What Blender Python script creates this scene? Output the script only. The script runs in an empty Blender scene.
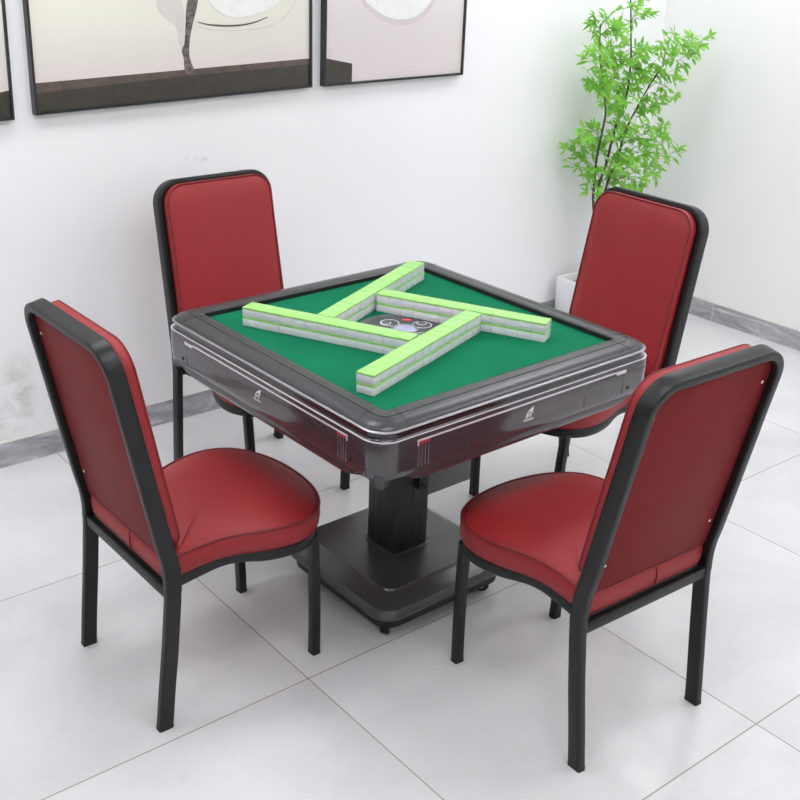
import bpy, bmesh, math, random
from math import sin, cos, pi, radians
from mathutils import Vector, Matrix

scene = bpy.context.scene
COL = scene.collection
rnd = random.Random(11)

# ------------------------------------------------------------------ materials
def s2l(c):
    return tuple(((v / 255) / 12.92 if v / 255 <= .04045 else ((v / 255 + .055) / 1.055) ** 2.4) for v in c)

class NT:
    def __init__(self, name):
        self.m = bpy.data.materials.new(name); self.m.use_nodes = True
        self.t = self.m.node_tree; self.n = self.t.nodes; self.l = self.t.links
        self.b = self.n['Principled BSDF']
    def node(self, typ, **kw):
        nd = self.n.new(typ)
        for k, v in kw.items():
            if k in nd.inputs: nd.inputs[k].default_value = v
            else: setattr(nd, k, v)
        return nd
    def link(self, a, b): self.l.new(a, b)
    def coords(self): return self.node('ShaderNodeTexCoord').outputs['Object']
    def noise(self, scale, detail=3, rough=.5, vec=None, dist=0):
        nd = self.node('ShaderNodeTexNoise', Scale=scale, Detail=detail, Roughness=rough, Distortion=dist)
        self.link(vec or self.coords(), nd.inputs['Vector']); return nd.outputs['Fac']
    def ramp(self, fac, stops):
        r = self.node('ShaderNodeValToRGB'); e = r.color_ramp.elements
        while len(e) < len(stops): e.new(.5)
        for el, (p, c) in zip(e, stops): el.position = p; el.color = (*c, 1) if len(c) == 3 else c
        self.link(fac, r.inputs['Fac']); return r.outputs['Color']
    def math(self, op, a, b=None, c=None):
        nd = self.node('ShaderNodeMath', operation=op)
        for i, v in enumerate((a, b, c)):
            if v is None: continue
            if isinstance(v, (int, float)): nd.inputs[i].default_value = v
            else: self.link(v, nd.inputs[i])
        return nd.outputs[0]
    def mix(self, fac, a, b):
        nd = self.node('ShaderNodeMix', data_type='RGBA')
        for i, v in ((0, fac), (6, a), (7, b)):
            if isinstance(v, (int, float)): nd.inputs[i].default_value = v
            elif isinstance(v, tuple): nd.inputs[i].default_value = (*v, 1)
            else: self.link(v, nd.inputs[i])
        return nd.outputs[2]
    def color(self, sock): self.link(sock, self.b.inputs['Base Color'])
    def bump(self, h, strength=.2, dist=.001):
        nd = self.node('ShaderNodeBump', Strength=strength, Distance=dist)
        self.link(h, nd.inputs['Height']); self.link(nd.outputs[0], self.b.inputs['Normal'])

def simple(name, col, rough=.5, metal=0, spec=.5, coat=0, noise=0, nscale=60, bump=0):
    m = NT(name); c = s2l(col)
    m.b.inputs['Base Color'].default_value = (*c, 1)
    m.b.inputs['Roughness'].default_value = rough; m.b.inputs['Metallic'].default_value = metal
    m.b.inputs['Specular IOR Level'].default_value = spec; m.b.inputs['Coat Weight'].default_value = coat
    m.b.inputs['Coat Roughness'].default_value = .05
    if noise:
        f = m.noise(nscale)
        m.color(m.ramp(f, [(.3, tuple(v * (1 - noise) for v in c)), (.7, tuple(min(1, v * (1 + noise)) for v in c))]))
        if bump: m.bump(f, bump, .0006)
    return m.m

def fabric(name, col, col2, sheen=.06, spec=.5):
    m = NT(name); tc = m.coords()
    w1 = m.node('ShaderNodeTexWave', Scale=260.0); w1.bands_direction = 'X'; m.link(tc, w1.inputs[0])
    w2 = m.node('ShaderNodeTexWave', Scale=260.0); w2.bands_direction = 'Z'; m.link(tc, w2.inputs[0])
    big = m.noise(9, 4, .6)
    fine = m.noise(420, 2, .6)
    mot = m.math('ADD', m.math('MULTIPLY', big, .45), m.math('MULTIPLY', fine, .55))
    m.color(m.ramp(mot, [(.3, s2l(col2)), (.7, s2l(col))]))
    m.b.inputs['Roughness'].default_value = .5
    m.b.inputs['Specular IOR Level'].default_value = spec
    m.b.inputs['Sheen Weight'].default_value = sheen
    m.b.inputs['Sheen Roughness'].default_value = .4
    m.b.inputs['Sheen Tint'].default_value = (1, .55, .55, 1)
    m.bump(m.math('ADD', m.math('MULTIPLY', m.math('ADD', w1.outputs['Fac'], w2.outputs['Fac']), .25), m.math('MULTIPLY', m.noise(14, 3), 6)), .35, .0008)
    return m.m

M = {}
M['red'] = fabric('red_fabric', (153, 31, 36), (142, 27, 31))
M['redshade'] = fabric('red_fabric_shaded', (124, 35, 38), (112, 31, 34), 0, .12)  # same red fabric, darkened: shade on the chair backs put into the colour
M['piping'] = simple('dark_red_piping', (118, 28, 33), .6)
M['black'] = simple('black_painted_steel', (17, 18, 19), .4, 0, .42, noise=.08, nscale=900, bump=.15)
M['rubber'] = simple('black_rubber', (20, 22, 22), .6)
M['screw'] = simple('bright_screw', (205, 190, 160), .25, 1)
M['body'] = simple('glossy_graphite_plastic', (74, 69, 73), .16, .35, .5, coat=.6, noise=.05, nscale=900)
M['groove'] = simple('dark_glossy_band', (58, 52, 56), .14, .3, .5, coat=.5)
M['rim'] = simple('satin_graphite_rim', (64, 64, 67), .30, .25, .5, noise=.06, nscale=300)
M['rimdark'] = simple('dark_rim_seam', (34, 34, 36), .5)
M['inner'] = simple('dark_inner_lip', (24, 24, 25), .6)
M['silver'] = simple('silver_trim', (160, 158, 164), .36, .7)
M['silver2'] = simple('white_silver_strip', (222, 220, 224), .3, .4)
M['redmark'] = simple('red_marker_plastic', (165, 45, 52), .3)
M['base'] = simple('dark_grey_base_metal', (88, 88, 85), .27, .5, .5, noise=.05, nscale=500)
M['column'] = simple('brushed_dark_column', (50, 50, 50), .32, .6, .5)
M['undershade'] = simple('black_base_shade', (24, 24, 24), .6)
M['boxgrey'] = simple('grey_painted_box', (92, 94, 93), .4)
M['hole'] = simple('black_hole', (8, 8, 8), .8)
M['tilewhite'] = simple('white_melamine', (218, 219, 224), .25)
M['tilegreen'] = simple('light_green_melamine', (158, 216, 120), .28)
M['console'] = simple('grey_console', (92, 92, 94), .35)
M['console2'] = simple('dark_grey_console', (66, 67, 70), .3)
M['white'] = simple('white_plastic', (225, 225, 228), .35)
M['dome'] = simple('lavender_dome', (160, 163, 192), .2, 0, .5)
M['redlight'] = simple('red_indicator', (235, 70, 75), .25)
M['frameblack'] = simple('black_picture_frame', (36, 38, 40), .35)
M['pot'] = simple('white_glazed_pot', (236, 236, 238), .3)
M['soil'] = simple('grey_pebbles', (150, 148, 146), .9, noise=.5, nscale=80, bump=1)
M['stem'] = simple('brown_stem', (74, 64, 54), .7, noise=.3, nscale=60, bump=.5)
M['twig'] = simple('green_twig', (122, 160, 70), .6)
M['chrome'] = simple('chrome', (210, 210, 212), .15, 1)
M['ceil'] = simple('white_ceiling_paint', (240, 240, 240), .8)

def leafmat():
    m = NT('leaf_green')
    f = m.noise(7, 3)
    m.color(m.ramp(f, [(.3, s2l((92, 158, 44))), (.5, s2l((130, 190, 68))), (.7, s2l((164, 212, 104)))]))
    m.b.inputs['Roughness'].default_value = .45
    tr = m.node('ShaderNodeBsdfTranslucent'); tr.inputs[0].default_value = (*s2l((150, 220, 80)), 1)
    mx = m.node('ShaderNodeMixShader'); mx.inputs[0].default_value = .3
    m.link(m.b.outputs[0], mx.inputs[1]); m.link(tr.outputs[0], mx.inputs[2])
    m.link(mx.outputs[0], m.n['Material Output'].inputs[0])
    return m.m
M['leaf'] = leafmat()

def feltmat():
    m = NT('green_felt'); f = m.noise(900, 2); g = m.noise(6, 3)
    a = m.math('ADD', m.math('MULTIPLY', f, .6), m.math('MULTIPLY', g, .4))
    m.color(m.ramp(a, [(.3, s2l((8, 102, 70))), (.7, s2l((14, 120, 82)))]))
    m.b.inputs['Roughness'].default_value = .9; m.b.inputs['Specular IOR Level'].default_value = .12
    m.bump(f, .3, .0005); return m.m
M['felt'] = feltmat()

def floormat(T=.8):
    m = NT('porcelain_tiles'); tc = m.node('ShaderNodeNewGeometry').outputs['Position']
    sp = m.node('ShaderNodeSeparateXYZ'); m.link(tc, sp.inputs[0])
    def grout(s):
        f = m.math('FRACT', m.math('ADD', m.math('DIVIDE', s, T), 20.5))
        d = m.math('ABSOLUTE', m.math('SUBTRACT', f, .5))
        return m.math('LESS_THAN', d, .0021)
    g = m.math('MAXIMUM', grout(sp.outputs[0]), grout(sp.outputs[1]))
    def cell(s): return m.math('FLOOR', m.math('DIVIDE', s, T))
    cb = m.node('ShaderNodeCombineXYZ'); m.link(cell(sp.outputs[0]), cb.inputs[0]); m.link(cell(sp.outputs[1]), cb.inputs[1])
    wn = m.node('ShaderNodeTexWhiteNoise', noise_dimensions='3D'); m.link(cb.outputs[0], wn.inputs['Vector'])
    off = m.node('ShaderNodeVectorMath', operation='MULTIPLY_ADD'); m.link(wn.outputs['Color'], off.inputs[0])
    off.inputs[1].default_value = (9, 9, 9); m.link(tc, off.inputs[2])
    cl = m.noise(1.6, 6, .6, off.outputs[0], .6)
    c1 = m.ramp(cl, [(.3, s2l((202, 202, 204))), (.5, s2l((212, 212, 214))), (.72, s2l((221, 221, 223)))])
    vn = m.noise(2.2, 4, .55, off.outputs[0], 1.2)
    v = m.math('LESS_THAN', m.math('ABSOLUTE', m.math('SUBTRACT', vn, .5)), .006)
    c2 = m.mix(m.math('MULTIPLY', v, .10), c1, s2l((190, 190, 196)))
    c3 = m.mix(g, c2, s2l((150, 138, 130)))
    m.color(c3)
    m.link(m.math('ADD', m.math('MULTIPLY', g, .5), m.math('MULTIPLY_ADD', cl, .06, .15)), m.b.inputs['Roughness'])
    m.b.inputs['Specular IOR Level'].default_value = .36
    m.bump(m.math('SUBTRACT', 1, g), .3, .001)
    return m.m
M['floor'] = floormat()

def wallmat(name, col, stains=False):
    m = NT(name); f = m.noise(1.2, 4, .6); c = s2l(col)
    base = m.ramp(f, [(.3, tuple(v * .975 for v in c)), (.7, c)])
    if stains:
        tc = m.node('ShaderNodeNewGeometry').outputs['Position']
        sp = m.node('ShaderNodeSeparateXYZ'); m.link(tc, sp.inputs[0])
        n1 = m.noise(9, 6, .7, tc, .4)
        def blob(x, z, rx, rz):
            dx = m.math('DIVIDE', m.math('SUBTRACT', sp.outputs[0], x), rx)
            dz = m.math('DIVIDE', m.math('SUBTRACT', sp.outputs[2], z), rz)
            d = m.math('SQRT', m.math('ADD', m.math('MULTIPLY', dx, dx), m.math('MULTIPLY', dz, dz)))
            return m.math('MAXIMUM', m.math('SUBTRACT', 1, d), 0)
        def patch(x, z, rx, rz, k):
            return m.math('MINIMUM', m.math('MULTIPLY', m.math('MULTIPLY', blob(x, z, rx, rz), k), m.math('MAXIMUM', m.math('SUBTRACT', n1, .40), 0)), 1)
        tot = m.math('ADD', m.math('ADD', patch(-.12, .27, .08, .16, 3.2), patch(.12, .30, .3, .22, .5)), patch(-.2, .16, .25, .12, 1.6))
        base = m.mix(tot, base, s2l((158, 150, 128)))
        sm = m.noise(38, 5, .75, tc, 1)
        k = m.math('MULTIPLY', m.math('MULTIPLY', blob(.61, 1.005, .06, .02), 3), m.math('GREATER_THAN', sm, .56))
        base = m.mix(m.math('MINIMUM', m.math('MULTIPLY', k, .4), .6), base, s2l((150, 150, 152)))
    m.color(base); m.b.inputs['Roughness'].default_value = .7; m.b.inputs['Specular IOR Level'].default_value = .25
    m.bump(m.noise(60, 3), .05, .001)
    return m.m
M['wallb'] = wallmat('white_wall_paint_stained', (243, 243, 245), True)
M['wall'] = wallmat('white_wall_paint', (243, 243, 243))
M['wallpale'] = wallmat('pale_grey_wall_paint', (205, 204, 202))
M['wallgrey'] = wallmat('grey_wall_paint', (120, 116, 112))

def marble():
    m = NT('grey_marble_skirting'); tc = m.node('ShaderNodeNewGeometry').outputs['Position']
    mp = m.node('ShaderNodeMapping'); mp.inputs['Rotation'].default_value = (.3, .5, .4); mp.inputs['Scale'].default_value = (2.0, 2.0, 7)
    m.link(tc, mp.inputs[0])
    f = m.noise(2.2, 6, .62, mp.outputs[0], 1.6)
    m.color(m.ramp(f, [(.28, s2l((138, 136, 142))), (.47, s2l((166, 164, 169))), (.58, s2l((184, 183, 188))), (.68, s2l((212, 212, 216)))]))
    m.b.inputs['Roughness'].default_value = .25
    return m.m
M['marble'] = marble()
M['joint'] = simple('pale_joint_filler', (205, 204, 200), .8)

def emis(name, col, s):
    m = NT(name); m.b.inputs['Base Color'].default_value = (.8, .8, .8, 1)
    m.b.inputs['Emission Color'].default_value = (*col, 1); m.b.inputs['Emission Strength'].default_value = s
    return m.m
M['lamp'] = emis('lit_diffuser', (.97, .985, 1), 9.0)

# ------------------------------------------------------------------ helpers
def obj(name, bm, mats, parent=None, smooth=None, recalc=True):
    me = bpy.data.meshes.new(name)
    if recalc: bmesh.ops.recalc_face_normals(bm, faces=bm.faces)
    bm.to_mesh(me); bm.free()
    for m in (mats if isinstance(mats, (list, tuple)) else [mats]): me.materials.append(m)
    o = bpy.data.objects.new(name, me); COL.objects.link(o)
    if parent: o.parent = parent
    if smooth is not None:
        me.polygons.foreach_set('use_smooth', [True] * len(me.polygons))
        if smooth < 180: me.set_sharp_from_angle(angle=radians(smooth))
    return o
def thing(name, label, cat, loc=(0, 0, 0), rz=0, group=None):
    o = bpy.data.objects.new(name, None); COL.objects.link(o); o.location = loc; o.rotation_euler.z = rz
    o.empty_display_size = .1
    tag(o, label, cat, group); return o
def tag(o, label, cat, group=None):
    o['label'] = label; o['category'] = cat
    if group: o['group'] = group
    return o
def struct(name, bm, m, label=None):
    o = obj(name, bm, m); o['kind'] = 'structure'; return o
def box(bm, x0, x1, y0, y1, z0, z1, bevel=0, seg=2, mi=0):
    vs = [bm.verts.new((x, y, z)) for z in (z0, z1) for y in (y0, y1) for x in (x0, x1)]
    fs = [bm.faces.new([vs[i] for i in f]) for f in ((0, 2, 3, 1), (4, 5, 7, 6), (0, 1, 5, 4), (2, 6, 7, 3), (0, 4, 6, 2), (1, 3, 7, 5))]
    for f in fs: f.material_index = mi
    if bevel:
        es = list({e for f in fs for e in f.edges})
        bmesh.ops.bevel(bm, geom=es, offset=bevel, segments=seg, affect='EDGES', profile=.5)
    return fs
def loft(bm, rings, cap0=True, cap1=True, closed=False, mi=0):
    R = [[bm.verts.new(p) for p in r] for r in rings]; n = len(R[0])
    pairs = list(zip(R, R[1:])) + ([(R[-1], R[0])] if closed else [])
    for a, b in pairs:
        for i in range(n):
            j = (i + 1) % n
            f = bm.faces.new((a[i], a[j], b[j], b[i])); f.material_index = mi
    if not closed:
        if cap0: bm.faces.new(R[0][::-1]).material_index = mi
        if cap1: bm.faces.new(R[-1]).material_index = mi
    return R
def rrect(hx, hy, r, seg=8):
    r = min(r, hx * .999, hy * .999); pts = []
    for cx, cy, a0 in ((hx - r, hy - r, 0), (-hx + r, hy - r, pi / 2), (-hx + r, -hy + r, pi), (hx - r, -hy + r, 3 * pi / 2)):
        for k in range(seg + 1):
            a = a0 + k / seg * pi / 2; pts.append((cx + r * cos(a), cy + r * sin(a)))
    return pts
def ring(h, r, z, seg=8): return [(x, y, z) for x, y in rrect(h, h, r, seg)]
def sweep(bm, path, wid, dep, D0, r=None, cap=True, closed=False, seg=3):
    """rounded rectangular tube: wid across, dep along the depth axis D0 (callable or vector)"""
    P = [Vector(p) for p in path]; n = len(P); rings = []
    sec = rrect(wid / 2, dep / 2, r if r else min(wid, dep) * .3, seg)
    for i in range(n):
        if closed: T = P[(i + 1) % n] - P[i - 1]
        else: T = P[min(i + 1, n - 1)] - P[max(i - 1, 0)]
        T.normalize(); d = Vector(D0(i / (n - 1), P[i]) if callable(D0) else D0)
        d = (d - T * d.dot(T)).normalized(); N = T.cross(d)
        rings.append([P[i] + N * a + d * b for a, b in sec])
    loft(bm, rings, cap, cap, closed)
def tube(bm, path, rad, seg=8, cap=True, closed=False, mi=0):
    P = [Vector(p) for p in path]; n = len(P); rings = []; up = Vector((.13, .21, .97)).normalized()
    for i in range(n):
        if closed: T = P[(i + 1) % n] - P[i - 1]
        else: T = P[min(i + 1, n - 1)] - P[max(i - 1, 0)]
        T.normalize(); u = up - T * up.dot(T)
        if u.length < .2: u = Vector((1, .1, 0)) - T * T.x
        u.normalize(); v = T.cross(u); rr = rad(i / (n - 1)) if callable(rad) else rad
        rings.append([P[i] + (u * cos(2 * pi * k / seg) + v * sin(2 * pi * k / seg)) * rr for k in range(seg)])
    loft(bm, rings, cap, cap, closed, mi)
def catmull(pts, sub=6, closed=False):
    P = [Vector(p) for p in pts]; n = len(P); out = []
    rng = range(n) if closed else range(n - 1)
    for i in rng:
        if closed: a, b, c, d = P[i - 1], P[i], P[(i + 1) % n], P[(i + 2) % n]
        else: a, b, c, d = P[max(i - 1, 0)], P[i], P[i + 1], P[min(i + 2, n - 1)]
        for k in range(sub):
            t = k / sub
            out.append(.5 * ((2 * b) + (c - a) * t + (2 * a - 5 * b + 4 * c - d) * t * t + (3 * b - a - 3 * c + d) * t ** 3))
    if not closed: out.append(P[-1])
    return out
def disc(bm, c, r, z0, z1, seg=40, mi=0, bev=0):
    rs = [[(c[0] + rr * cos(2 * pi * k / seg), c[1] + rr * sin(2 * pi * k / seg), z) for k in range(seg)] for rr, z in ((r, z0), (r, z1 - bev), (r - bev, z1))]
    if not bev: rs = rs[:2]
    loft(bm, rs, True, True, mi=mi)
def annulus(bm, c, r0, r1, z0, z1, seg=40, mi=0):
    rs = [[(c[0] + rr * cos(2 * pi * k / seg), c[1] + rr * sin(2 * pi * k / seg), z) for k in range(seg)] for rr, z in ((r0, z0), (r1, z0), (r1, z1), (r0, z1))]
    loft(bm, rs, closed=True, mi=mi)

# ------------------------------------------------------------------ room
X0, X1, Y0, Y1, H = -4.6, 3.209, -3.9, 1.5953, 2.75
T = .1
bm = bmesh.new(); box(bm, X0 - T, X1 + T, Y0 - T, Y1 + T, -.1, 0); struct('floor', bm, M['floor'])
bm = bmesh.new(); box(bm, X0 - T, X1 + T, Y0 - T, Y1 + T, H, H + .1); struct('ceiling', bm, M['ceil'])
bm = bmesh.new(); box(bm, X0 - T, X1 + T, Y1, Y1 + T, 0, H); struct('wall_back', bm, M['wallb'])
bm = bmesh.new(); box(bm, X1, X1 + T, Y0 - T, Y1, 0, H); struct('wall_right', bm, M['wall'])
bm = bmesh.new(); box(bm, X0 - T, X0, Y0 - T, Y1, 0, H); struct('wall_left', bm, M['wallgrey'])
bm = bmesh.new(); box(bm, X0, X1, Y0 - T, Y0, 0, H); struct('wall_front', bm, M['wallpale'])
bh = .092
def baseboard(name, axis, fixed, a, b, joints, sgn):
    """marble skirting: a thin slab with a small top edge and filler joints"""
    bm = bmesh.new(); d = .012
    def bx(u0, u1, d0, d1, z0, z1, mi):
        lo, hi = sorted((fixed + sgn * d0, fixed + sgn * d1))
        if axis == 'x': box(bm, u0, u1, lo, hi, z0, z1, mi=mi)
        else: box(bm, lo, hi, u0, u1, z0, z1, mi=mi)
    bx(a, b, 0, d, 0, bh, 0)
    bx(a, b, 0, d + .001, bh, bh + .003, 1)
    for j in joints: bx(j - .0015, j + .0015, 0, d + .0006, 0, bh, 1)
    bx(a, b, d - .001, d + .003, 0, .0015, 1)
    o = obj(name, bm, [M['marble'], M['joint']]); o['kind'] = 'structure'
baseboard('baseboard_back', 'x', Y1, X0, X1, (-1.3, -.48, .035 + .0, .85, 1.65, 2.45), -1)
baseboard('baseboard_right', 'y', X1, Y0, Y1 - .012, (-2.9, -2.1, -1.3, -.5, .31, 1.1), -1)

# ceiling lamps: light panels with a metal frame
k = 0
lab = ['near the back left', 'near the back centre', 'near the back right', 'over the middle left', 'over the mahjong table', 'over the middle right', 'over the front left', 'over the front centre', 'over the front right']
for j, y in enumerate((.85, -.95, -2.75)):
    for i, x in enumerate((-2.1, -.1, 2.4)):
        t = thing('ceiling_light', 'flat white rectangular ceiling light panel ' + lab[k], 'ceiling light', (x, y, H), 0, 'ceiling light panels'); k += 1
        bm = bmesh.new()
        loft(bm, [[(a, b, z) for a, b in rrect(hx, hy, .01, 2)] for hx, hy, z in ((.61, .31, 0), (.61, .31, -.03), (.59, .29, -.03), (.59, .29, 0))], closed=True)
        obj('lamp_frame', bm, M['white'], t)
        bm = bmesh.new(); box(bm, -.588, .588, -.288, .288, -.022, -.012)
        obj('lamp_diffuser', bm, M['lamp'], t)

# ------------------------------------------------------------------ chairs
A0 = Vector((0, -.2814, .43)); U = Vector((0, -.2050, .9788)); Nn = Vector((0, .9788, .2050))
def UP(s, t, n): return A0 + Vector((s, 0, 0)) + U * t + Nn * n
TT = .584
half = [(0, .210), (.045, .208), (.10, .199), (.145, .183), (.186, .159), (.214, .129), (.231, .09), (.235, .05), (.230, .01), (.220, -.03), (.205, -.07), (.193, -.11), (.187, -.15), (.188, -.20), (.194, -.245), (.197, -.268), (.190, -.282), (.1, -.284), (0, -.284)]
outl = half + [(-x, y) for x, y in half[-2:0:-1]]
OUT = [(v.x, v.y) for v in catmull([(x, y, 0) for x, y in outl], 3, True)]
def outline(inset):
    n = len(OUT); res = []
    for i in range(n):
        (x0, y0), (x1, y1) = OUT[i - 1], OUT[(i + 1) % n]
        tx, ty = x1 - x0, y1 - y0; l = math.hypot(tx, ty); nx, ny = ty / l, -tx / l   # outward for clockwise order
        res.append((OUT[i][0] - (-nx) * 0 + (nx * -inset if (nx * OUT[i][0] + ny * OUT[i][1]) > 0 else nx * inset), OUT[i][1] + (ny * -inset if (nx * OUT[i][0] + ny * OUT[i][1]) > 0 else ny * inset)))
    return res
def crown(x, y):      # cushion swell: higher in the middle, falling towards the front and the back
    return 0
def build_chair():
    root = thing('dining_chair', 'x', 'chair')
    # seat pan frame
    bm = bmesh.new()
    def rz(x, y): return .378 + .010 * math.exp(-((y + .10) / .07) ** 2)
    pth = [(x, y, rz(x, y)) for x, y in outline(.012)]
    sweep(bm, pth, .022, .030, (0, 0, 1), .006, closed=True)
    obj('seat_frame', bm, M['black'], root, 40)
    bm = bmesh.new(); box(bm, -.208, .208, -.2975, -.2775, .358, .388, .004, 2); obj('rear_rail', bm, M['black'], root, 40)
    # rear legs and back hoop share one tube path
    def post(sg):
        ctrl = [(.2106, -.3128, 0.004), (.2125, -.3045, .10), (.2150, -.2935, .21), (.2165, -.2860, .30), (.2172, -.2815, .36), (.2172, -.2805, .41), (.2165, -.2860, .46)]
        ctrl += [tuple(UP(x_, t, 0)) for x_, t in ((.2155, .09), (.2140, .2), (.2125, .35))]
        return [(sg * p[0], p[1], p[2]) for p in catmull(ctrl, 6)]
    DA = lambda t, p: (0, .9788, .2050) if p.z > .46 else (0, 1, .08 * max(0, (p.z - .2) / .26))
    cut = 26
    for sg in (1, -1):
        pp = post(sg); bm = bmesh.new(); sweep(bm, pp[:cut + 1], .0225, .0385, DA, .0048)
        lg = obj('leg', bm, M['black'], root, 40)
        bm = bmesh.new(); rr = [(sg * .2106 + a, -.3128 + b, z) for z in (0,) for a, b in rrect(.0118, .0199, .005, 3)]
        loft(bm, [rr, [(x, y, .009) for x, y, z in rr]]); obj('foot_cap', bm, M['rubber'], lg, 40)
    pr = post(1)[cut:]; R = .068; w = .2115
    arc = [UP(w - R + R * cos(a), TT - R + R * sin(a), 0) for a in [pi / 2 * k / 10 for k in range(11)]]
    top = [UP(w - R - (w - R) * 2 * k / 8, TT, 0) for k in range(1, 8)]
    arc2 = [Vector((-v.x, v.y, v.z)) for v in arc[::-1]]
    mid = [UP(w, t, 0) for t in (.42, .48)]
    hoop = [Vector(p) for p in pr] + mid + arc + top + arc2 + [Vector((-v.x, v.y, v.z)) for v in mid[::-1]] + [Vector((-p[0], p[1], p[2])) for p in pr[::-1]]
    bm = bmesh.new(); sweep(bm, hoop, .0225, .041, DA, .0048)
    obj('back_frame', bm, M['black'], root, 40)
    # front legs
    for sg in (1, -1):
        pth = [(sg * (.182 + .012 * t), .154 - .012 * t * t - .004 * t, .004 + .372 * t) for t in [k / 8 for k in range(9)]]
        bm = bmesh.new(); sweep(bm, pth, .028, .024, (0, 1, 0), .0045)
        lg = obj('leg', bm, M['black'], root, 40)
        bm = bmesh.new(); rr = [(sg * .182 + a, .154 + b, 0) for a, b in rrect(.0146, .0126, .005, 3)]
        loft(bm, [rr, [(x, y, .008) for x, y, z in rr]]); obj('foot_cap', bm, M['rubber'], lg, 40)
    # seat cushion
    bm = bmesh.new(); rings = []
    def zc(x, y, base): # waterfall front: the cushion dips a little at its front edge
        return base + .004 * cos(min(1, abs(y + .05) / .25) * pi / 2)
    for ins, z in ((.010, .388), (.002, .392), (-.003, .403), (-.006, .425), (-.005, .442), (-.001, .450), (.008, .4565), (.022, .4625), (.045, .468), (.075, .473), (.11, .4765)):
        if ins <= .045: o_ = outline(ins); rings.append([(x, y, zc(x, y, z)) for x, y in o_])
        else:
            f = 1 - (ins - .045) / .19; o_ = outline(.045); rings.append([(x * f, (y + .04) * f - .04, z + .004) for x, y in o_])
    o_ = outline(.045)
    for f, e in ((.45, .7), (.28, .85), (.14, .95), (.05, 1)):     # the rings round off towards the middle
        rr = []
        for x, y in o_:
            px, py = x * f, (y + .04) * f; l = math.hypot(px, py); rad = .2 * f
            px, py = px * (1 - e) + px / l * rad * e, py * (1 - e) + py / l * rad * e
            rr.append((px, py - .04, .4815 - .002 * f))
        rings.append(rr)
    loft(bm, rings)
    seat = obj('seat_cushion', bm, M['red'], root, 60)
    bm = bmesh.new(); tube(bm, [(x, y, zc(x, y, .4515)) for x, y in outline(-.0035)], .0032, 6, closed=True)
    obj('piping', bm, M['piping'], seat, 180)
    bm = bmesh.new(); tube(bm, catmull([(.03, -.2880, .396), (.0265, -.2905, .41), (.028, -.2915, .43), (.024, -.2895, .449)], 4), .0017, 5)
    obj('seam', bm, M['piping'], seat, 180)
    # back cushion (front) and flat back panel
    bm = bmesh.new(); rings = []; t0, t1 = .024, .578; tc, ht = (t0 + t1) / 2, (t1 - t0) / 2
    for n_, ins, r in ((.004, .004, .062), (.010, .001, .064), (.020, .001, .064), (.026, -.002, .066), (.040, -.002, .066), (.0465, .000, .064), (.051, .010, .056), (.0555, .028, .045), (.058, .055, .03)):
        rings.append([tuple(UP(a, tc + b, n_)) for a, b in rrect(.201 - ins, ht - ins, r, 10)])
    for f in (.55, .3, .1):
        rings.append([tuple(UP(a * f, tc + b * f, .0595)) for a, b in rrect(.146, ht - .055, .03, 10)])
    loft(bm, rings); cush = obj('back_cushion', bm, M['red'], root, 60)
    bm = bmesh.new(); tube(bm, [tuple(UP(a, tc + b, .0485)) for a, b in rrect(.200, ht - .001, .064, 10)], .0028, 6, closed=True)
    obj('piping', bm, M['piping'], cush, 180)
    bm = bmesh.new(); rings = []; t0, t1 = .026, .580; tc2, ht2 = (t0 + t1) / 2, (t1 - t0) / 2
    def pshape(i_):
        hx, hy = .201 - i_, ht2 - i_; q = rrect(hx, hy, .055, 10); b_ = rrect(hx, hy, .008, 10)
        return [q[k] if q[k][1] > 0 else b_[k] for k in range(len(q))]
    rings = [[tuple(UP(a, tc2 + b, n_)) for a, b in pshape(i_)] for n_, i_ in ((.004, 0), (-.001, 0), (-.0025, .002))]
    loft(bm, rings); pan = obj('back_panel', bm, M['redshade'], root, 40)
    for s, t in ((.181, .502), (-.181, .502), (.180, .105), (-.180, .105)):
        bm = bmesh.new(); rr = [[tuple(UP(s + q * cos(a * pi / 5), t + q * sin(a * pi / 5), n_)) for a in range(10)] for q, n_ in ((.005, -.002), (.005, -.004), (.0032, -.0055), (.001, -.006))]
        loft(bm, rr); obj('bolt', bm, M['screw'], pan, 40)
    return root
chair = build_chair()
def children(o): return [c for c in COL.objects if c.parent == o]
def copy_tree(o, parent=None):
    c = o.copy(); COL.objects.link(c)
    if parent: c.parent = parent
    for ch in children(o): copy_tree(ch, c)
    return c
poses = [(-.0777, .2642, -1.5644, 'red padded chair at left, its backrest rear in front of the stained wall'),
         (.5428, -.3309, -.0320, 'red padded chair at lower right, nearest to us, with its back towards us'),
         (1.1820, .2967, 1.5506, 'red padded chair in front of the leafy potted plant at the right'),
         (.5160, .9298, 3.1250, 'red padded chair below the large picture, its cushion facing us')]
for i, (x, y, a, lb) in enumerate(poses):
    o = chair if i == 0 else copy_tree(chair)
    o.location = (x, y, 0); o.rotation_euler.z = a; o['label'] = lb; o['group'] = 'chairs around the mahjong table'

# ------------------------------------------------------------------ mahjong table
TX, TY, TR = .4688, .2188, .014
table = thing('mahjong_table', 'square automatic mahjong table with green felt top and glossy graphite body on a pedestal', 'table', (TX, TY, 0), TR)
bm = bmesh.new()
prof = [(.397, .004, .796), (.397, .004, .8125), (.400, .006, .8145), (.412, .014, .8150), (.4285, .026, .8145), (.4290, .0265, .8128), (.4312, .028, .8128), (.4318, .029, .8142), (.446, .040, .8125), (.460, .052, .8085), (.468, .058, .8035), (.471, .060, .7995), (.469, .058, .7975), (.469, .058, .790), (.40, .004, .790)]
loft(bm, [ring(h, r, z, 10) for h, r, z in prof], closed=True)
rim = obj('table_rim', bm, M['rim'], table, 35)
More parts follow.
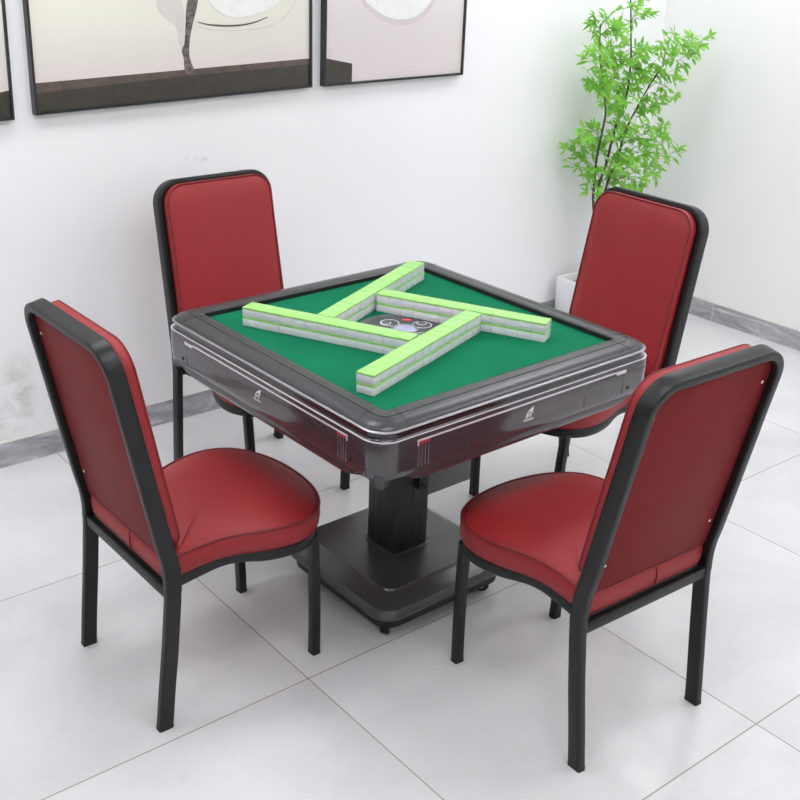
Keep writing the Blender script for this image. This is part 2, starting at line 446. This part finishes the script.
# seam lines on the rim: four corner caps
for qx, qy in ((-1, -1), (1, -1), (-1, 1), (1, 1)):
    for ax in (0, 1):
        bm = bmesh.new()
        pts = []
        for d, z in ((.398, .8148), (.412, .8153), (.428, .8148), (.446, .8130), (.460, .8090), (.468, .8040)):
            e = .372 + (d - .398) * .25
            pts.append((qx * e, qy * d, z) if ax == 0 else (qx * d, qy * e, z))
        tube(bm, pts, .0006, 4)
        obj('rim_seam', bm, M['rimdark'], rim)
bm = bmesh.new(); loft(bm, [ring(h, .06, z, 10) for h, z in ((.466, .7930), (.4750, .7940), (.4768, .7957), (.4750, .7975), (.4685, .7984), (.466, .7978))], closed=True)
obj('silver_bead', bm, M['silver'], table, 50)
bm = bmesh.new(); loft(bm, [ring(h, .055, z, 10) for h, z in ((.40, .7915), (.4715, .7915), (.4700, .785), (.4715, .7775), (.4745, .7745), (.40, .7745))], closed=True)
obj('dark_band', bm, M['groove'], table, 40)  # dark glossy band set in below the silver bead
bm = bmesh.new(); loft(bm, [ring(h, .058, z, 10) for h, z in ((.46, .7727), (.4780, .7727), (.4792, .7734), (.4780, .7742), (.46, .7742))], closed=True)
obj('silver_line', bm, M['silver2'], table, 40)
bm = bmesh.new()
loft(bm, [ring(h, r, z, 10) for h, r, z in ((.44, .05, .7725), (.4765, .058, .7725), (.4785, .058, .768), (.4790, .058, .735), (.4780, .058, .700), (.4765, .058, .685), (.4735, .056, .6795), (.4670, .052, .677), (.40, .03, .672))], True, True)
body = obj('table_body', bm, M['body'], table, 35)
# lower tray, set in at the corners (its sides run in shallow curves)
def tray(h, cut, z):
    q = [(-h, -h + cut), (-h, h - cut), (-h + cut * .45, h - cut * .30), (-h + cut, h - .012)]
    pts = []
    for rot in range(4):
        a = -rot * pi / 2
        loc = [(-h + .0, -h + cut), (-h, h - cut), (-h + cut * .28, h - cut * .62), (-h + cut * .62, h - cut * .28), ]
        for x, y in loc: pts.append((x * cos(a) - y * sin(a), x * sin(a) + y * cos(a), z))
    return pts
bm = bmesh.new(); loft(bm, [tray(.4725, .08, .684), tray(.4745, .085, .678), tray(.4730, .105, .664), tray(.4660, .13, .6535), tray(.44, .16, .651)], True, True)
obj('lower_tray', bm, M['body'], table, 30)
# corner brackets under the body
for rot in range(4):
    a = rot * pi / 2; bm = bmesh.new()
    secs = []
    for d, wd, z0 in ((.36, .07, .672), (.42, .055, .665), (.445, .034, .656), (.456, .018, .655), (.461, .010, .660)):
        secs.append([(Matrix.Rotation(a, 3, 'Z') @ Vector((-d - s * .7071 * 1, -d + s * .7071 * 1, z))) for s, z in ((-wd, .690), (wd, .690), (wd * .5, z0), (-wd * .5, z0))])
    loft(bm, secs); obj('corner_bracket', bm, M['rim'], table, 50)
bm = bmesh.new(); loft(bm, [ring(.3985, .004, z, 10) for z in (.792, .800)]); felt = obj('felt_top', bm, M['felt'], table)
bm = bmesh.new(); loft(bm, [ring(h, .004, z, 10) for h, z in ((.3972, .7995), (.3972, .8122), (.3964, .8122), (.3964, .7995))], closed=True)
obj('inner_lip', bm, M['inner'], table)
# face fittings: drawn for the front (-y) face, in (a, z) coordinates; mapped to each side
def side_map(k, mirror):
    def f(a, z, out):
        if mirror: a = -a
        return Matrix.Rotation(-k * pi / 2, 3, 'Z') @ Vector((a, -out, z))
    return f
def fbox(bm, mp, a0, a1, z0, z1, o0, o1, skew=0):
    vs = [bm.verts.new(mp(a, z, o)) for o in (o0, o1) for a, z in ((a0 - skew, z0), (a1 - skew, z0), (a1, z1), (a0, z1))]
    for f in ((0, 1, 2, 3), (7, 6, 5, 4), (0, 4, 5, 1), (1, 5, 6, 2), (2, 6, 7, 3), (3, 7, 4, 0)): bm.faces.new([vs[i] for i in f])
def fpoly(bm, mp, pts, o0, o1):
    loft(bm, [[mp(a, z, o) for a, z in pts] for o in (o0, o1)])
for k in range(4):
    mp = side_map(k, k % 2 == 1) if k in (0, 1) else side_map(k, k == 3)
    S = .4785
    bm = bmesh.new(); fbox(bm, mp, -.366, .356, .7585, .7625, S, S + .0022)
    obj('light_strip', bm, M['silver2'], body)
    bm = bmesh.new(); fbox(bm, mp, .318, .356, .754, .7625, S, S + .004); obj('strip_end', bm, M['silver2'], body)
    bm = bmesh.new(); fbox(bm, mp, -.363, -.330, .7515, .7584, S, S + .0025); obj('red_marker', bm, M['redmark'], body)
    bm = bmesh.new(); fbox(bm, mp, -.3665, -.3635, .748, .7600, S, S + .0024); obj('marker_end', bm, M['silver2'], body)
    bm = bmesh.new()
    for a in (-.361, -.351, -.341, -.331): fbox(bm, mp, a - .0007, a + .0007, .694, .7505, S - .002, S + .0007)
    obj('vent_lines', bm, M['silver'], body)
    bm = bmesh.new()
    for a in (-.209, .201, .352): fbox(bm, mp, a - .0005, a + .0005, .694, .754, S - .002, S + .0006)
    obj('panel_seam', bm, M['rim'], body)
    for a in (-.376, .374):
        bm = bmesh.new()
        loft(bm, [[mp(a + r * cos(q * pi / 6), .7055 + r * sin(q * pi / 6), o) for q in range(12)] for r, o in ((.0048, S - .002), (.0048, S + .0007), (.003, S + .0007), (.003, S - .001))])
        obj('lock_hole', bm, M['hole'], body, 40)
    # emblem: a raised fin with a curl below it and small slanted lettering
    mp2 = side_map(k, False); lg = bmesh.new(); o0, o1 = S - .001, S + .0008
    E0 = .0
    fin = [(-.0135, .722), (-.0125, .729), (-.0085, .7355), (-.002, .7405), (.005, .7445), (.0125, .7475), (.0105, .740), (.0085, .7345), (.0095, .7325), (.0075, .730), (.0045, .728), (.0035, .7335), (-.001, .7355), (-.0055, .7335), (-.0078, .7285), (-.0085, .7225), (-.0105, .719)]
    fpoly(lg, mp2, fin, o0, o1)
    crl = [(-.0062 + .0002, .7215), (-.0035, .7265), (-.0005, .7285), (.0015, .7265), (.0005, .7225), (-.002, .7205), (.0005, .7195), (.0035, .721), (.0045, .7245), (.0035, .729), (.0, .7312), (-.0045, .7290), (-.0068, .7245)]
    fpoly(lg, mp2, crl, o0, o1)
    x = -.020
    for wch, hch in ((.0075, .0052), (.005, .004), (.0028, .004), (.0055, .004), (.0055, .004), (.0050, .0042)):
        fbox(lg, mp2, x, x + .0013, .7125, .7125 + hch, o0, o1, .0012)
        fbox(lg, mp2, x + .0012, x + wch - .001, .7125 + hch - .0011, .7125 + hch, o0, o1)
        fbox(lg, mp2, x + wch - .0022, x + wch - .001, .7125, .7125 + hch, o0, o1, .0012)
        if wch > .005: fbox(lg, mp2, x + .001, x + wch - .002, .7142, .7150, o0, o1)
        x += wch + .0006
    obj('emblem', lg, M['white'], body)
# pedestal
bm = bmesh.new(); loft(bm, [ring(.066, .018, z, 6) for z in (.146, .664)]); col = obj('pedestal_column', bm, M['column'], table, 40)
bm = bmesh.new()
for a in (-.03, .0, .03):
    box(bm, a - .0005, a + .0005, -.0665, -.0655, .15, .66); box(bm, -.0665, -.0655, a - .0005, a + .0005, .15, .66)
obj('column_groove', bm, M['hole'], col)
bm = bmesh.new(); loft(bm, [ring(h, .022, z, 6) for h, z in ((.074, .144), (.074, .1475), (.070, .149))]); obj('column_flange', bm, M['base'], col, 40)
bm = bmesh.new()
loft(bm, [ring(h, r, z, 8) for h, r, z in ((.225, .05, .076), (.240, .056, .078), (.2435, .058, .084), (.2435, .058, .106), (.241, .057, .112), (.233, .054, .1165), (.203, .042, .136), (.198, .040, .140), (.195, .038, .1445), (.190, .036, .1450))])
base = obj('pedestal_base', bm, M['base'], table, 30)
bm = bmesh.new(); loft(bm, [ring(h, .05, z, 6) for h, z in ((.218, .040), (.224, .044), (.226, .080))]); obj('base_shade_plate', bm, M['undershade'], table, 40)  # added black plate standing in for the shade below the base
for sx, sy, ang in ((-1, -1, .5), (1, -1, 2.2), (-1, 1, 1.1), (1, 1, -.6)):
    c = bpy.data.objects.new('caster', None)
    bm = bmesh.new(); cx_, cy_ = sx * .174, sy * .174
    disc(bm, (cx_, cy_), .018, .066, .078, 16)
    rot = Matrix.Rotation(ang, 3, 'Z')
    def put(vs, off=(0, 0)):
        for v in vs: v.co = rot @ Vector(v.co) + Vector((cx_, cy_, 0))
    n0 = len(bm.verts); box(bm, -.022, .016, -.014, -.011, .024, .068, .001); box(bm, -.022, .016, .011, .014, .024, .068, .001); box(bm, -.022, .016, -.014, .014, .060, .068)
    bm.verts.ensure_lookup_table(); put(list(bm.verts)[n0:])
    cs = obj('caster', bm, M['rubber'], table, 40)
    for s in (-1, 1):
        bm = bmesh.new(); seg = 20
        rs = [[rot @ Vector((-.008 + r * cos(2 * pi * q / seg), s * o, .0245 + r * sin(2 * pi * q / seg))) + Vector((cx_, cy_, 0)) for q in range(seg)] for r, o in ((.004, .0015), (.0225, .0015), (.0245, .004), (.0245, .009), (.0225, .0108), (.004, .0108))]
        loft(bm, rs); obj('wheel', bm, M['rubber'], cs, 40)
        bm = bmesh.new()
        rs = [[rot @ Vector((-.008 + r * cos(2 * pi * q / seg), s * o, .0245 + r * sin(2 * pi * q / seg))) + Vector((cx_, cy_, 0)) for q in range(seg)] for r, o in ((.014, .0135), (.014, .0155), (.006, .0165))]
        loft(bm, rs); obj('hub_cap', bm, M['chrome'], cs, 40)
bm = bmesh.new(); box(bm, .018, .182, -.106, -.0665, .332, .664, .003, 2); cb = obj('control_box', bm, M['boxgrey'], table, 40)
bm = bmesh.new(); box(bm, .0172, .0184, -.098, -.074, .352, .356); obj('slot', bm, M['hole'], cb)
bm = bmesh.new()
for x in (.055,): disc(bm, (0, 0), .003, 0, .003, 12)
bmesh.ops.rotate(bm, verts=bm.verts, matrix=Matrix.Rotation(pi / 2, 3, 'X')); bmesh.ops.translate(bm, verts=bm.verts, vec=(.06, -.106, .55)); obj('screw', bm, M['screw'], cb, 40)
# centre console
Z = .800
bm = bmesh.new(); disc(bm, (0, 0), .136, Z - .003, Z + .0007, 64, 0)
con = obj('centre_console', bm, M['console'], table, 30)
bm = bmesh.new(); annulus(bm, (0, 0), .085, .118, Z, Z + .0011, 64); obj('console_ring', bm, M['console2'], con, 30)
bm = bmesh.new(); disc(bm, (0, 0), .088, Z, Z + .0030, 48, 0, .002); obj('console_plate', bm, M['console2'], con, 30)
bm = bmesh.new(); seg = 32
loft(bm, [[(r * cos(2 * pi * q / seg), r * sin(2 * pi * q / seg), Z + z) for q in range(seg)] for r, z in [(.034 * cos(a), .003 + .009 * sin(a)) for a in [pi / 2 * i / 8 for i in range(8)]] + [(.001, .012)]])
obj('dice_dome', bm, M['dome'], con, 180)
bm = bmesh.new(); annulus(bm, (0, 0), .034, .038, Z + .002, Z + .0055, 40); obj('dome_ring', bm, M['silver'], con, 40)
for q in range(4):
    a = q * pi / 2; c = (.064 * cos(a), .064 * sin(a))
    bm = bmesh.new(); annulus(bm, c, .0245, .0268, Z + .003, Z + .0036, 32); obj('button_outline', bm, M['white'], con)
    bm = bmesh.new(); c2 = (.070 * cos(a + .12), .070 * sin(a + .12)); disc(bm, c2, .0125, Z + .0025, Z + .0055, 24, 0, .001)
    bt = obj('button', bm, M['console'], con, 40)
    bm = bmesh.new(); annulus(bm, c2, .0125, .0142, Z + .003, Z + .0042, 24); obj('button_ring', bm, M['white'], bt)
    a += pi / 4; bm = bmesh.new(); R_ = Matrix.Rotation(a, 3, 'Z')
    rs = [[R_ @ Vector((.076 + yy, xx, Z + z)) for xx, yy in rrect(.0125 - i_, .0062 - i_, .005, 4)] for i_, z in ((0, .0025), (0, .0042), (.001, .005))]
    loft(bm, rs); obj('indicator_light', bm, M['redlight'], con, 40)
bm = bmesh.new(); disc(bm, (.3935, -.3915 + .78), .002, Z, Z + .003, 10); 
bm.free()

# ------------------------------------------------------------------ mahjong tiles: four double-stacked walls
def tilebox(z0, z1, bev):
    bm = bmesh.new(); box(bm, -.0250, .0250, -.0191, .0191, z0, z1, bev, 2); return bm
proto = thing('mahjong_tile', 'x', 'mahjong tile')
tb = obj('tile_body', tilebox(0, .0212, .0014), M['tilewhite'], proto, 40)
tg = obj('tile_back', tilebox(.0206, .0268, .0008), M['tilegreen'], proto, 40)
ordn = ['outermost', 'second', 'third', 'fourth', 'fifth', 'sixth', 'seventh', 'eighth', 'ninth', 'tenth', 'eleventh', 'twelfth', 'thirteenth', 'fourteenth', 'fifteenth']
walls = [((-.3185, .2945), -65.0, 13, .0386, 'wall reaching the left table corner', 'tile wall pointing to the left corner'),
         ((-.3600, -.2775), 18.3, 14, .0386, 'wall reaching the front table corner', 'tile wall pointing to the front corner'),
         ((.2680, -.2790), 115.0, 13, .0386, 'wall reaching the right table corner', 'tile wall pointing to the right corner'),
         ((.3325, .3323), 203.8, 15, .0385, 'wall reaching the far table corner', 'tile wall pointing to the far corner')]
rt = Matrix.Rotation(TR, 4, 'Z'); first = True
for (sx, sy), ang, n, pitch, lb, grp in walls:
    d = Vector((cos(radians(ang)), sin(radians(ang)), 0))
    for i in range(n):
        for lay in range(2):
            pl = Vector((sx, sy, 0)) + d * (pitch * (i + .5)); nrm = Vector((-d.y, d.x, 0))
            pl += nrm * rnd.uniform(-.0005, .0005) + d * rnd.uniform(-.0001, .0001)
            w = Vector((TX, TY, 0)) + rt.to_3x3() @ pl
            if first: r = proto; ch = (tb, tg); first = False
            else:
                r = proto.copy(); COL.objects.link(r)
                for c0 in (tb, tg):
                    c = c0.copy(); COL.objects.link(c); c.parent = r
            r.location = (w.x, w.y, Z + .0009 + lay * .0270)
            r.rotation_euler.z = radians(ang) + TR + pi / 2 + rnd.uniform(-.003, .003)
            r['label'] = '%s green-backed tile %s from outer end of %s' % (('lower', 'upper')[lay], ordn[i] if i else 'first', lb)
            r['group'] = grp

# ------------------------------------------------------------------ pictures on the back wall
def canvasmat(name, stops, z0, z1):
    m = NT(name); sp = m.node('ShaderNodeSeparateXYZ'); m.link(m.node('ShaderNodeNewGeometry').outputs['Position'], sp.inputs[0])
    f = m.math('DIVIDE', m.math('SUBTRACT', sp.outputs[2], z0), z1 - z0)
    m.color(m.ramp(f, [(p, s2l(c)) for p, c in stops])); m.b.inputs['Roughness'].default_value = .35; return m.m
def paintmat(name, c1, c2, sc=30, rough=.4):
    m = NT(name); m.color(m.ramp(m.noise(sc, 5, .65), [(.35, s2l(c1)), (.65, s2l(c2))])); m.b.inputs['Roughness'].default_value = rough; return m.m
M['cv2'] = canvasmat('ivory_print', [(0, (218, 209, 206)), (.12, (219, 210, 207)), (.35, (226, 224, 212)), (1, (232, 232, 220))], 1.24, 2.0)
M['cv3'] = canvasmat('rosy_ivory_print', [(0, (216, 207, 205)), (.3, (218, 210, 209)), (.5, (228, 224, 222)), (1, (232, 230, 222))], 1.24, 2.0)
M['brown'] = paintmat('printed_dark_brown', (54, 52, 46), (66, 60, 53))
M['brown2'] = paintmat('printed_brown', (80, 70, 64), (98, 85, 78))
M['legp'] = paintmat('printed_streaked_leg', (58, 54, 52), (130, 120, 118), 70)
M['pale'] = paintmat('printed_pale_grey', (208, 204, 198), (212, 208, 202))
M['white2'] = paintmat('printed_white', (228, 231, 226), (238, 240, 236))
M['rose'] = paintmat('printed_rose_grey', (209, 197, 198), (212, 201, 202))
M['line'] = paintmat('printed_line', (80, 76, 74), (90, 84, 82))
def picture(name, label, x0, x1, z0, z1, base, shapes, rot=0):
    t = thing(name, label, 'picture', ((x0 + x1) / 2, Y1, z0), 0, 'framed pictures on the back wall'); t.rotation_euler.y = -rot
    w = (x1 - x0) / 2; h = z1 - z0; bm = bmesh.new()
    pr = [(0, -.0), (0, -.030), (.008, -.030), (.009, -.024), (.009, 0)]
    loft(bm, [[(-w + i, y, i), (w - i, y, i), (w - i, y, h - i), (-w + i, y, h - i)] for i, y in pr], closed=True)
    obj('picture_frame', bm, M['frameblack'], t)
    bm = bmesh.new(); mats = [base]; box(bm, -w + .008, w - .008, -.022, -.004, .008, h - .008)
    for k_, (pts, m) in enumerate(shapes):
        mats.append(m); y = -.022 - .0003 * (k_ + 1)
        vs = [[((px - (x0 + x1) / 2), yy, (pz - z0)) for px, pz in pts] for yy in (-.0218, y)]
        loft(bm, vs, mi=len(mats) - 1)
    obj('art_print', bm, mats, t)
def stroke(pts, w):
    P = catmull([(a, b, 0) for a, b in pts], 5); L = []; R = []
    for i, p in enumerate(P):
        d = (P[min(i + 1, len(P) - 1)] - P[max(i - 1, 0)]).normalized(); n = Vector((-d.y, d.x, 0)); ww = w * (.35 + .65 * sin(pi * i / (len(P) - 1)))
        L.append((p + n * ww)[:2]); R.append((p - n * ww)[:2])
    return L + R[::-1]
def smoothp(pts, sub=4): return [(v.x, v.y) for v in catmull([(a, b, 0) for a, b in pts], sub, True)]
big = [([(.0203, 1.329), (1.0997, 1.335), (1.0997, 1.2358), (.0203, 1.2358)], M['brown']),
       ([(.0203, 1.329), (1.0997, 1.335), (1.0997, 1.313), (.55, 1.310), (.0203, 1.297)], M['brown2']),
       (smoothp([(.47, 1.60), (.476, 1.537), (.515, 1.500), (.545, 1.472), (.552, 1.418), (.564, 1.417), (.575, 1.501), (.569, 1.551), (.55, 1.65), (.50, 1.75), (.46, 1.70)]), M['pale']),
       (stroke([(.585, 1.50), (.62, 1.478), (.694, 1.462), (.80, 1.455), (.92, 1.462), (1.0, 1.50), (1.05, 1.57)], .0016), M['pale']),
       (smoothp([(.66, 1.60), (.70, 1.53), (.78, 1.500), (.88, 1.51), (.98, 1.56), (1.02, 1.66), (.96, 1.78), (.80, 1.83), (.68, 1.74)]), M['white2']),
       (stroke([(.626, 1.492), (.66, 1.482), (.694, 1.477), (.746, 1.472), (.817, 1.473), (.872, 1.482), (.915, 1.495)], .0028), M['line']),
       (smoothp([(.60, 1.62), (.590, 1.567), (.582, 1.53), (.578, 1.484), (.571, 1.425), (.559, 1.398), (.566, 1.37), (.567, 1.335), (.577, 1.318), (.602, 1.313), (.605, 1.329), (.590, 1.365), (.587, 1.399), (.594, 1.445), (.607, 1.491), (.627, 1.553), (.640, 1.62), (.66, 1.72), (.62, 1.76)], 3), M['legp'])]
picture('framed_picture', 'large framed picture at centre with a dark slender animal leg on a brown floor', .012, 1.108, 1.2275, 2.03, M['cv2'], big, radians(.55))
rt3 = [([(1.1725, 1.335), (1.301, 1.308), (1.301, 1.2378), (1.1725, 1.2378)], M['brown']),
       (smoothp([(1.30, 1.62), (1.335, 1.545), (1.40, 1.488), (1.482, 1.452), (1.549, 1.442), (1.63, 1.452), (1.69, 1.50), (1.72, 1.56), (1.73, 1.7), (1.5, 1.8)]), M['rose']),
       (smoothp([(1.29, 1.66), (1.351, 1.550), (1.416, 1.502), (1.482, 1.474), (1.549, 1.466), (1.616, 1.476), (1.671, 1.511), (1.70, 1.56), (1.71, 1.72), (1.5, 1.84), (1.33, 1.80)]), M['white2'])]
picture('framed_picture', 'right framed picture with a rounded white shape above a small dark block', 1.164, 1.880, 1.2295, 2.03, M['cv3'], rt3, radians(-.2))
lf = [([(-.0675, 1.308), (-.16, 1.293), (-.30, 1.27), (-.753, 1.26), (-.753, 1.2228), (-.0675, 1.2228)], M['brown']),
      (smoothp([(-.60, 1.55), (-.52, 1.48), (-.40, 1.47), (-.30, 1.53), (-.28, 1.66), (-.4, 1.78), (-.56, 1.72)]), M['white2'])]
picture('framed_picture', 'left framed picture cut off by the photo edge, with a dark corner at its bottom', -.762, -.059, 1.2145, 2.03, M['cv2'], lf)

# ------------------------------------------------------------------ potted plant
PX0, PX1, PY0, PY1, PH = 2.54, 2.84, 1.25, 1.55, .228
plant = thing('potted_plant', 'tall leafy green artificial plant in a square white planter in the room corner', 'plant', ((PX0 + PX1) / 2, (PY0 + PY1) / 2, 0))
PC = Vector(((PX0 + PX1) / 2, (PY0 + PY1) / 2, 0))
bm = bmesh.new()
loft(bm, [[(x, y, z) for x, y in rrect(h, h, .012, 3)] for h, z in ((.143, 0), (.146, .004), (.150, PH - .003), (.149, PH), (.136, PH), (.135, PH - .003), (.132, PH - .05))])
obj('planter', bm, M['pot'], plant, 40)
bm = bmesh.new(); loft(bm, [[(x, y, z) for x, y in rrect(.1335, .1335, .012, 3)] for z in (PH - .05, PH - .035)]); obj('pebbles', bm, M['soil'], plant)
stems = [[(2.68, 1.40, .19), (2.655, 1.40, .42), (2.620, 1.40, .60), (2.615, 1.40, .70), (2.649, 1.40, .79), (2.674, 1.40, .90), (2.702, 1.40, .99), (2.733, 1.40, 1.056), (2.749, 1.40, 1.132), (2.750, 1.40, 1.212), (2.747, 1.40, 1.279), (2.732, 1.40, 1.368), (2.690, 1.38, 1.478), (2.64, 1.36, 1.60)],
         [(2.70, 1.44, .19), (2.66, 1.43, .45), (2.610, 1.42, .609), (2.603, 1.42, .676), (2.604, 1.42, .816), (2.626, 1.42, .952), (2.634, 1.42, 1.033), (2.60, 1.42, 1.15), (2.55, 1.41, 1.28), (2.52, 1.40, 1.42)],
         [(2.72, 1.37, .19), (2.68, 1.38, .42), (2.635, 1.38, .603), (2.653, 1.38, .717), (2.702, 1.38, .805), (2.715, 1.38, .86), (2.729, 1.37, .951), (2.76, 1.35, 1.04), (2.80, 1.32, 1.15), (2.84, 1.29, 1.24)]]
SP = []
for st_ in stems:
    P = catmull(st_, 5); SP.append(P); bm = bmesh.new(); n = len(P)
    tube(bm, [p - PC for p in P], lambda t: .0070 * (1 - .75 * t) + .0010, 7); obj('stem', bm, M['stem'], plant, 180)
cl = [(2.55, 1.3, 1.51), (2.49, 1.38, 1.44), (2.7, 1.34, 1.45), (2.73, 1.4, 1.46), (2.46, 1.4, 1.42), (2.43, 1.26, 1.42), (2.39, 1.24, 1.41), (2.6, 1.46, 1.28), (2.36, 1.31, 1.33), (2.35, 1.3, 1.29), (2.73, 1.5, 1.23), (2.62, 1.36, 1.31), (2.88, 1.46, 1.29), (2.52, 1.36, 1.34), (2.65, 1.41, 1.27), (2.38, 1.28, 1.27), (2.77, 1.25, 1.29), (2.829, 1.261, 1.335), (2.78, 1.24, 1.31), (2.894, 1.223, 1.335), (2.913, 1.214, 1.307), (2.91, 1.26, 1.27), (3.026, 1.233, 1.345), (2.92, 1.39, 1.18), (2.75, 1.32, 1.22), (2.81, 1.25, 1.17), (2.91, 1.47, 1.15), (2.51, 1.36, 1.17), (2.54, 1.43, 1.14), (2.78, 1.47, 1.11), (2.67, 1.43, 1.06), (2.69, 1.48, 1.09), (2.5, 1.34, 1.11), (2.69, 1.45, 1.16), (2.69, 1.36, 1.03), (2.58, 1.48, 1.17), (3.0, 1.47, 1.05), (2.83, 1.26, 1.1), (2.71, 1.27, .95), (2.84, 1.3, .97), (2.79, 1.28, .92), (2.96, 1.35, .87), (2.81, 1.195, .866), (2.83, 1.32, .78), (2.94, 1.37, .74), (2.73, 1.34, .91), (2.76, 1.33, .86), (2.69, 1.39, .85), (2.67, 1.39, .79), (2.85, 1.48, .7), (2.67, 1.42, .73), (2.68, 1.48, .83), (2.62, 1.46, .91), (2.54, 1.5, .88), (2.5, 1.42, .96), (2.31, 1.28, .99), (2.46, 1.46, .86), (2.57, 1.49, .8), (2.53, 1.48, .77), (2.53, 1.39, .76), (2.57, 1.43, .68), (2.49, 1.29, .69), (2.72, 1.46, .67), (2.84, 1.39, .67), (2.79, 1.31, .74), (2.6, 1.26, .84), (2.74, 1.46, .93), (2.84, 1.5, .94),
      (2.70, 1.34, 1.22), (2.66, 1.33, 1.12), (2.62, 1.34, 1.20), (2.74, 1.33, 1.02), (2.66, 1.32, .98), (2.78, 1.30, 1.06), (2.58, 1.33, 1.08), (2.68, 1.31, 1.30), (2.60, 1.34, 1.27), (2.84, 1.28, 1.20), (2.64, 1.30, .80), (2.70, 1.30, .74), (2.60, 1.32, .93), (2.66, 1.32, .66), (2.72, 1.30, .84)]
def leaf(bm_, base, d, L, w, up):
    d = d.normalized(); s = d.cross(up)
    if s.length < .1: s = d.cross(Vector((1, 0, 0)))
    s.normalize(); n = s.cross(d).normalized(); rows = []
    for t, k_ in ((0, .08), (.22, .75), (.45, 1), (.72, .62), (1, 0)):
        c = base + d * L * t - n * (L * .22 * t * t)
        rows.append((c - s * w * k_ + n * w * .35 * k_, c, c + s * w * k_ + n * w * .35 * k_))
    V = [[bm_.verts.new(p - PC) for p in r] for r in rows[:-1]]; tip = bm_.verts.new(rows[-1][1] - PC)
    for a, b in zip(V, V[1:]):
        bm_.faces.new((a[0], a[1], b[1], b[0])); bm_.faces.new((a[1], a[2], b[2], b[1]))
    bm_.faces.new((V[-1][0], V[-1][1], tip)); bm_.faces.new((V[-1][1], V[-1][2], tip))
def rv(s=1): return Vector((rnd.uniform(-1, 1), rnd.uniform(-1, 1), rnd.uniform(-1, 1))) * s
def safe(p): return p.y < Y1 - .05 and p.x < X1 - .03
for c in cl:
    c = Vector(c); c.x = 2.70 + (c.x - 2.70) * .90 + .017; c.y = 1.38 + (c.y - 1.38) * .95; c.z -= .01
    best = min((q for P in SP for q in P[10:]), key=lambda q: (q - c).length + max(0, q.z - c.z + .03) * 2)
    mid = best.lerp(c, .5) + Vector((0, 0, .02)); dirn = ((c - best).normalized() + Vector((0, 0, .1))).normalized()
    end = c + dirn * .03
    tw = bmesh.new(); lf_ = bmesh.new()
    pth = catmull([best, mid, c, end], 5)
    tube(tw, [p - PC for p in pth], lambda t: .0022 - .0012 * t, 5)
    spots = [(end, dirn)]
    for q in range(5): spots.append((pth[rnd.randint(7, 15)], (dirn * .3 + rv(1)).normalized()))
    if rnd.random() < .6: spots.append((pth[rnd.randint(4, 8)], (rv(1) + Vector((0, 0, .3))).normalized()))
    for p, dd in spots:
        dd = (dd + Vector((-.12, -.25, -.05))).normalized(); e = p + dd * rnd.uniform(.018, .045)
        tube(tw, [p - PC, e - PC], .0009, 4)
        s = dd.cross(Vector((.3, -.6, .7)) + rv(.5)).normalized()
        for k_ in range(3 + (rnd.random() < .8)):
            an = (0, .85, -.85, 1.7)[k_] + rnd.uniform(-.2, .2)
            d = dd * cos(an) + s * sin(an) + Vector((0, 0, -.12)); Lf = rnd.uniform(.032, .050)
            if not safe(e + d * Lf): continue
            leaf(lf_, e, d, Lf, Lf * rnd.uniform(.13, .18), (Vector((-.35, -.55, .6)) + rv(.45)).normalized())
    br = obj('branch', tw, M['twig'], plant, 180)
    obj('leaves', lf_, M['leaf'], br, 180, recalc=False)

# ------------------------------------------------------------------ world, camera, view
w = bpy.data.worlds.new('world'); scene.world = w; w.use_nodes = True
w.node_tree.nodes['Background'].inputs[0].default_value = (.8, .85, .9, 1); w.node_tree.nodes['Background'].inputs[1].default_value = .3
cam = bpy.data.cameras.new('camera'); co = bpy.data.objects.new('camera', cam); COL.objects.link(co)
Rr = ((.7907892, -.6116407, .0234097), (-.1965148, -.2899230, -.9366571), (.5796847, .7360980, -.3494645))
mat = Matrix(((Rr[0][0], -Rr[1][0], -Rr[2][0], -1.42394), (Rr[0][1], -Rr[1][1], -Rr[2][1], -2.01161), (Rr[0][2], -Rr[1][2], -Rr[2][2], 1.89187), (0, 0, 0, 1)))
co.matrix_world = mat
cam.sensor_width = 36; cam.sensor_fit = 'HORIZONTAL'; cam.lens = 36 * 1141.09 / 800
cam.shift_x = 34.587 / 800; cam.shift_y = -71.012 / 800; cam.clip_start = .05
scene.camera = co
scene.view_settings.view_transform = 'Standard'; scene.view_settings.look = 'None'
scene.view_settings.exposure = -0.12; scene.view_settings.gamma = 1; scene.view_settings.use_curve_mapping = False
scene.cycles.max_bounces = 10; scene.cycles.diffuse_bounces = 6
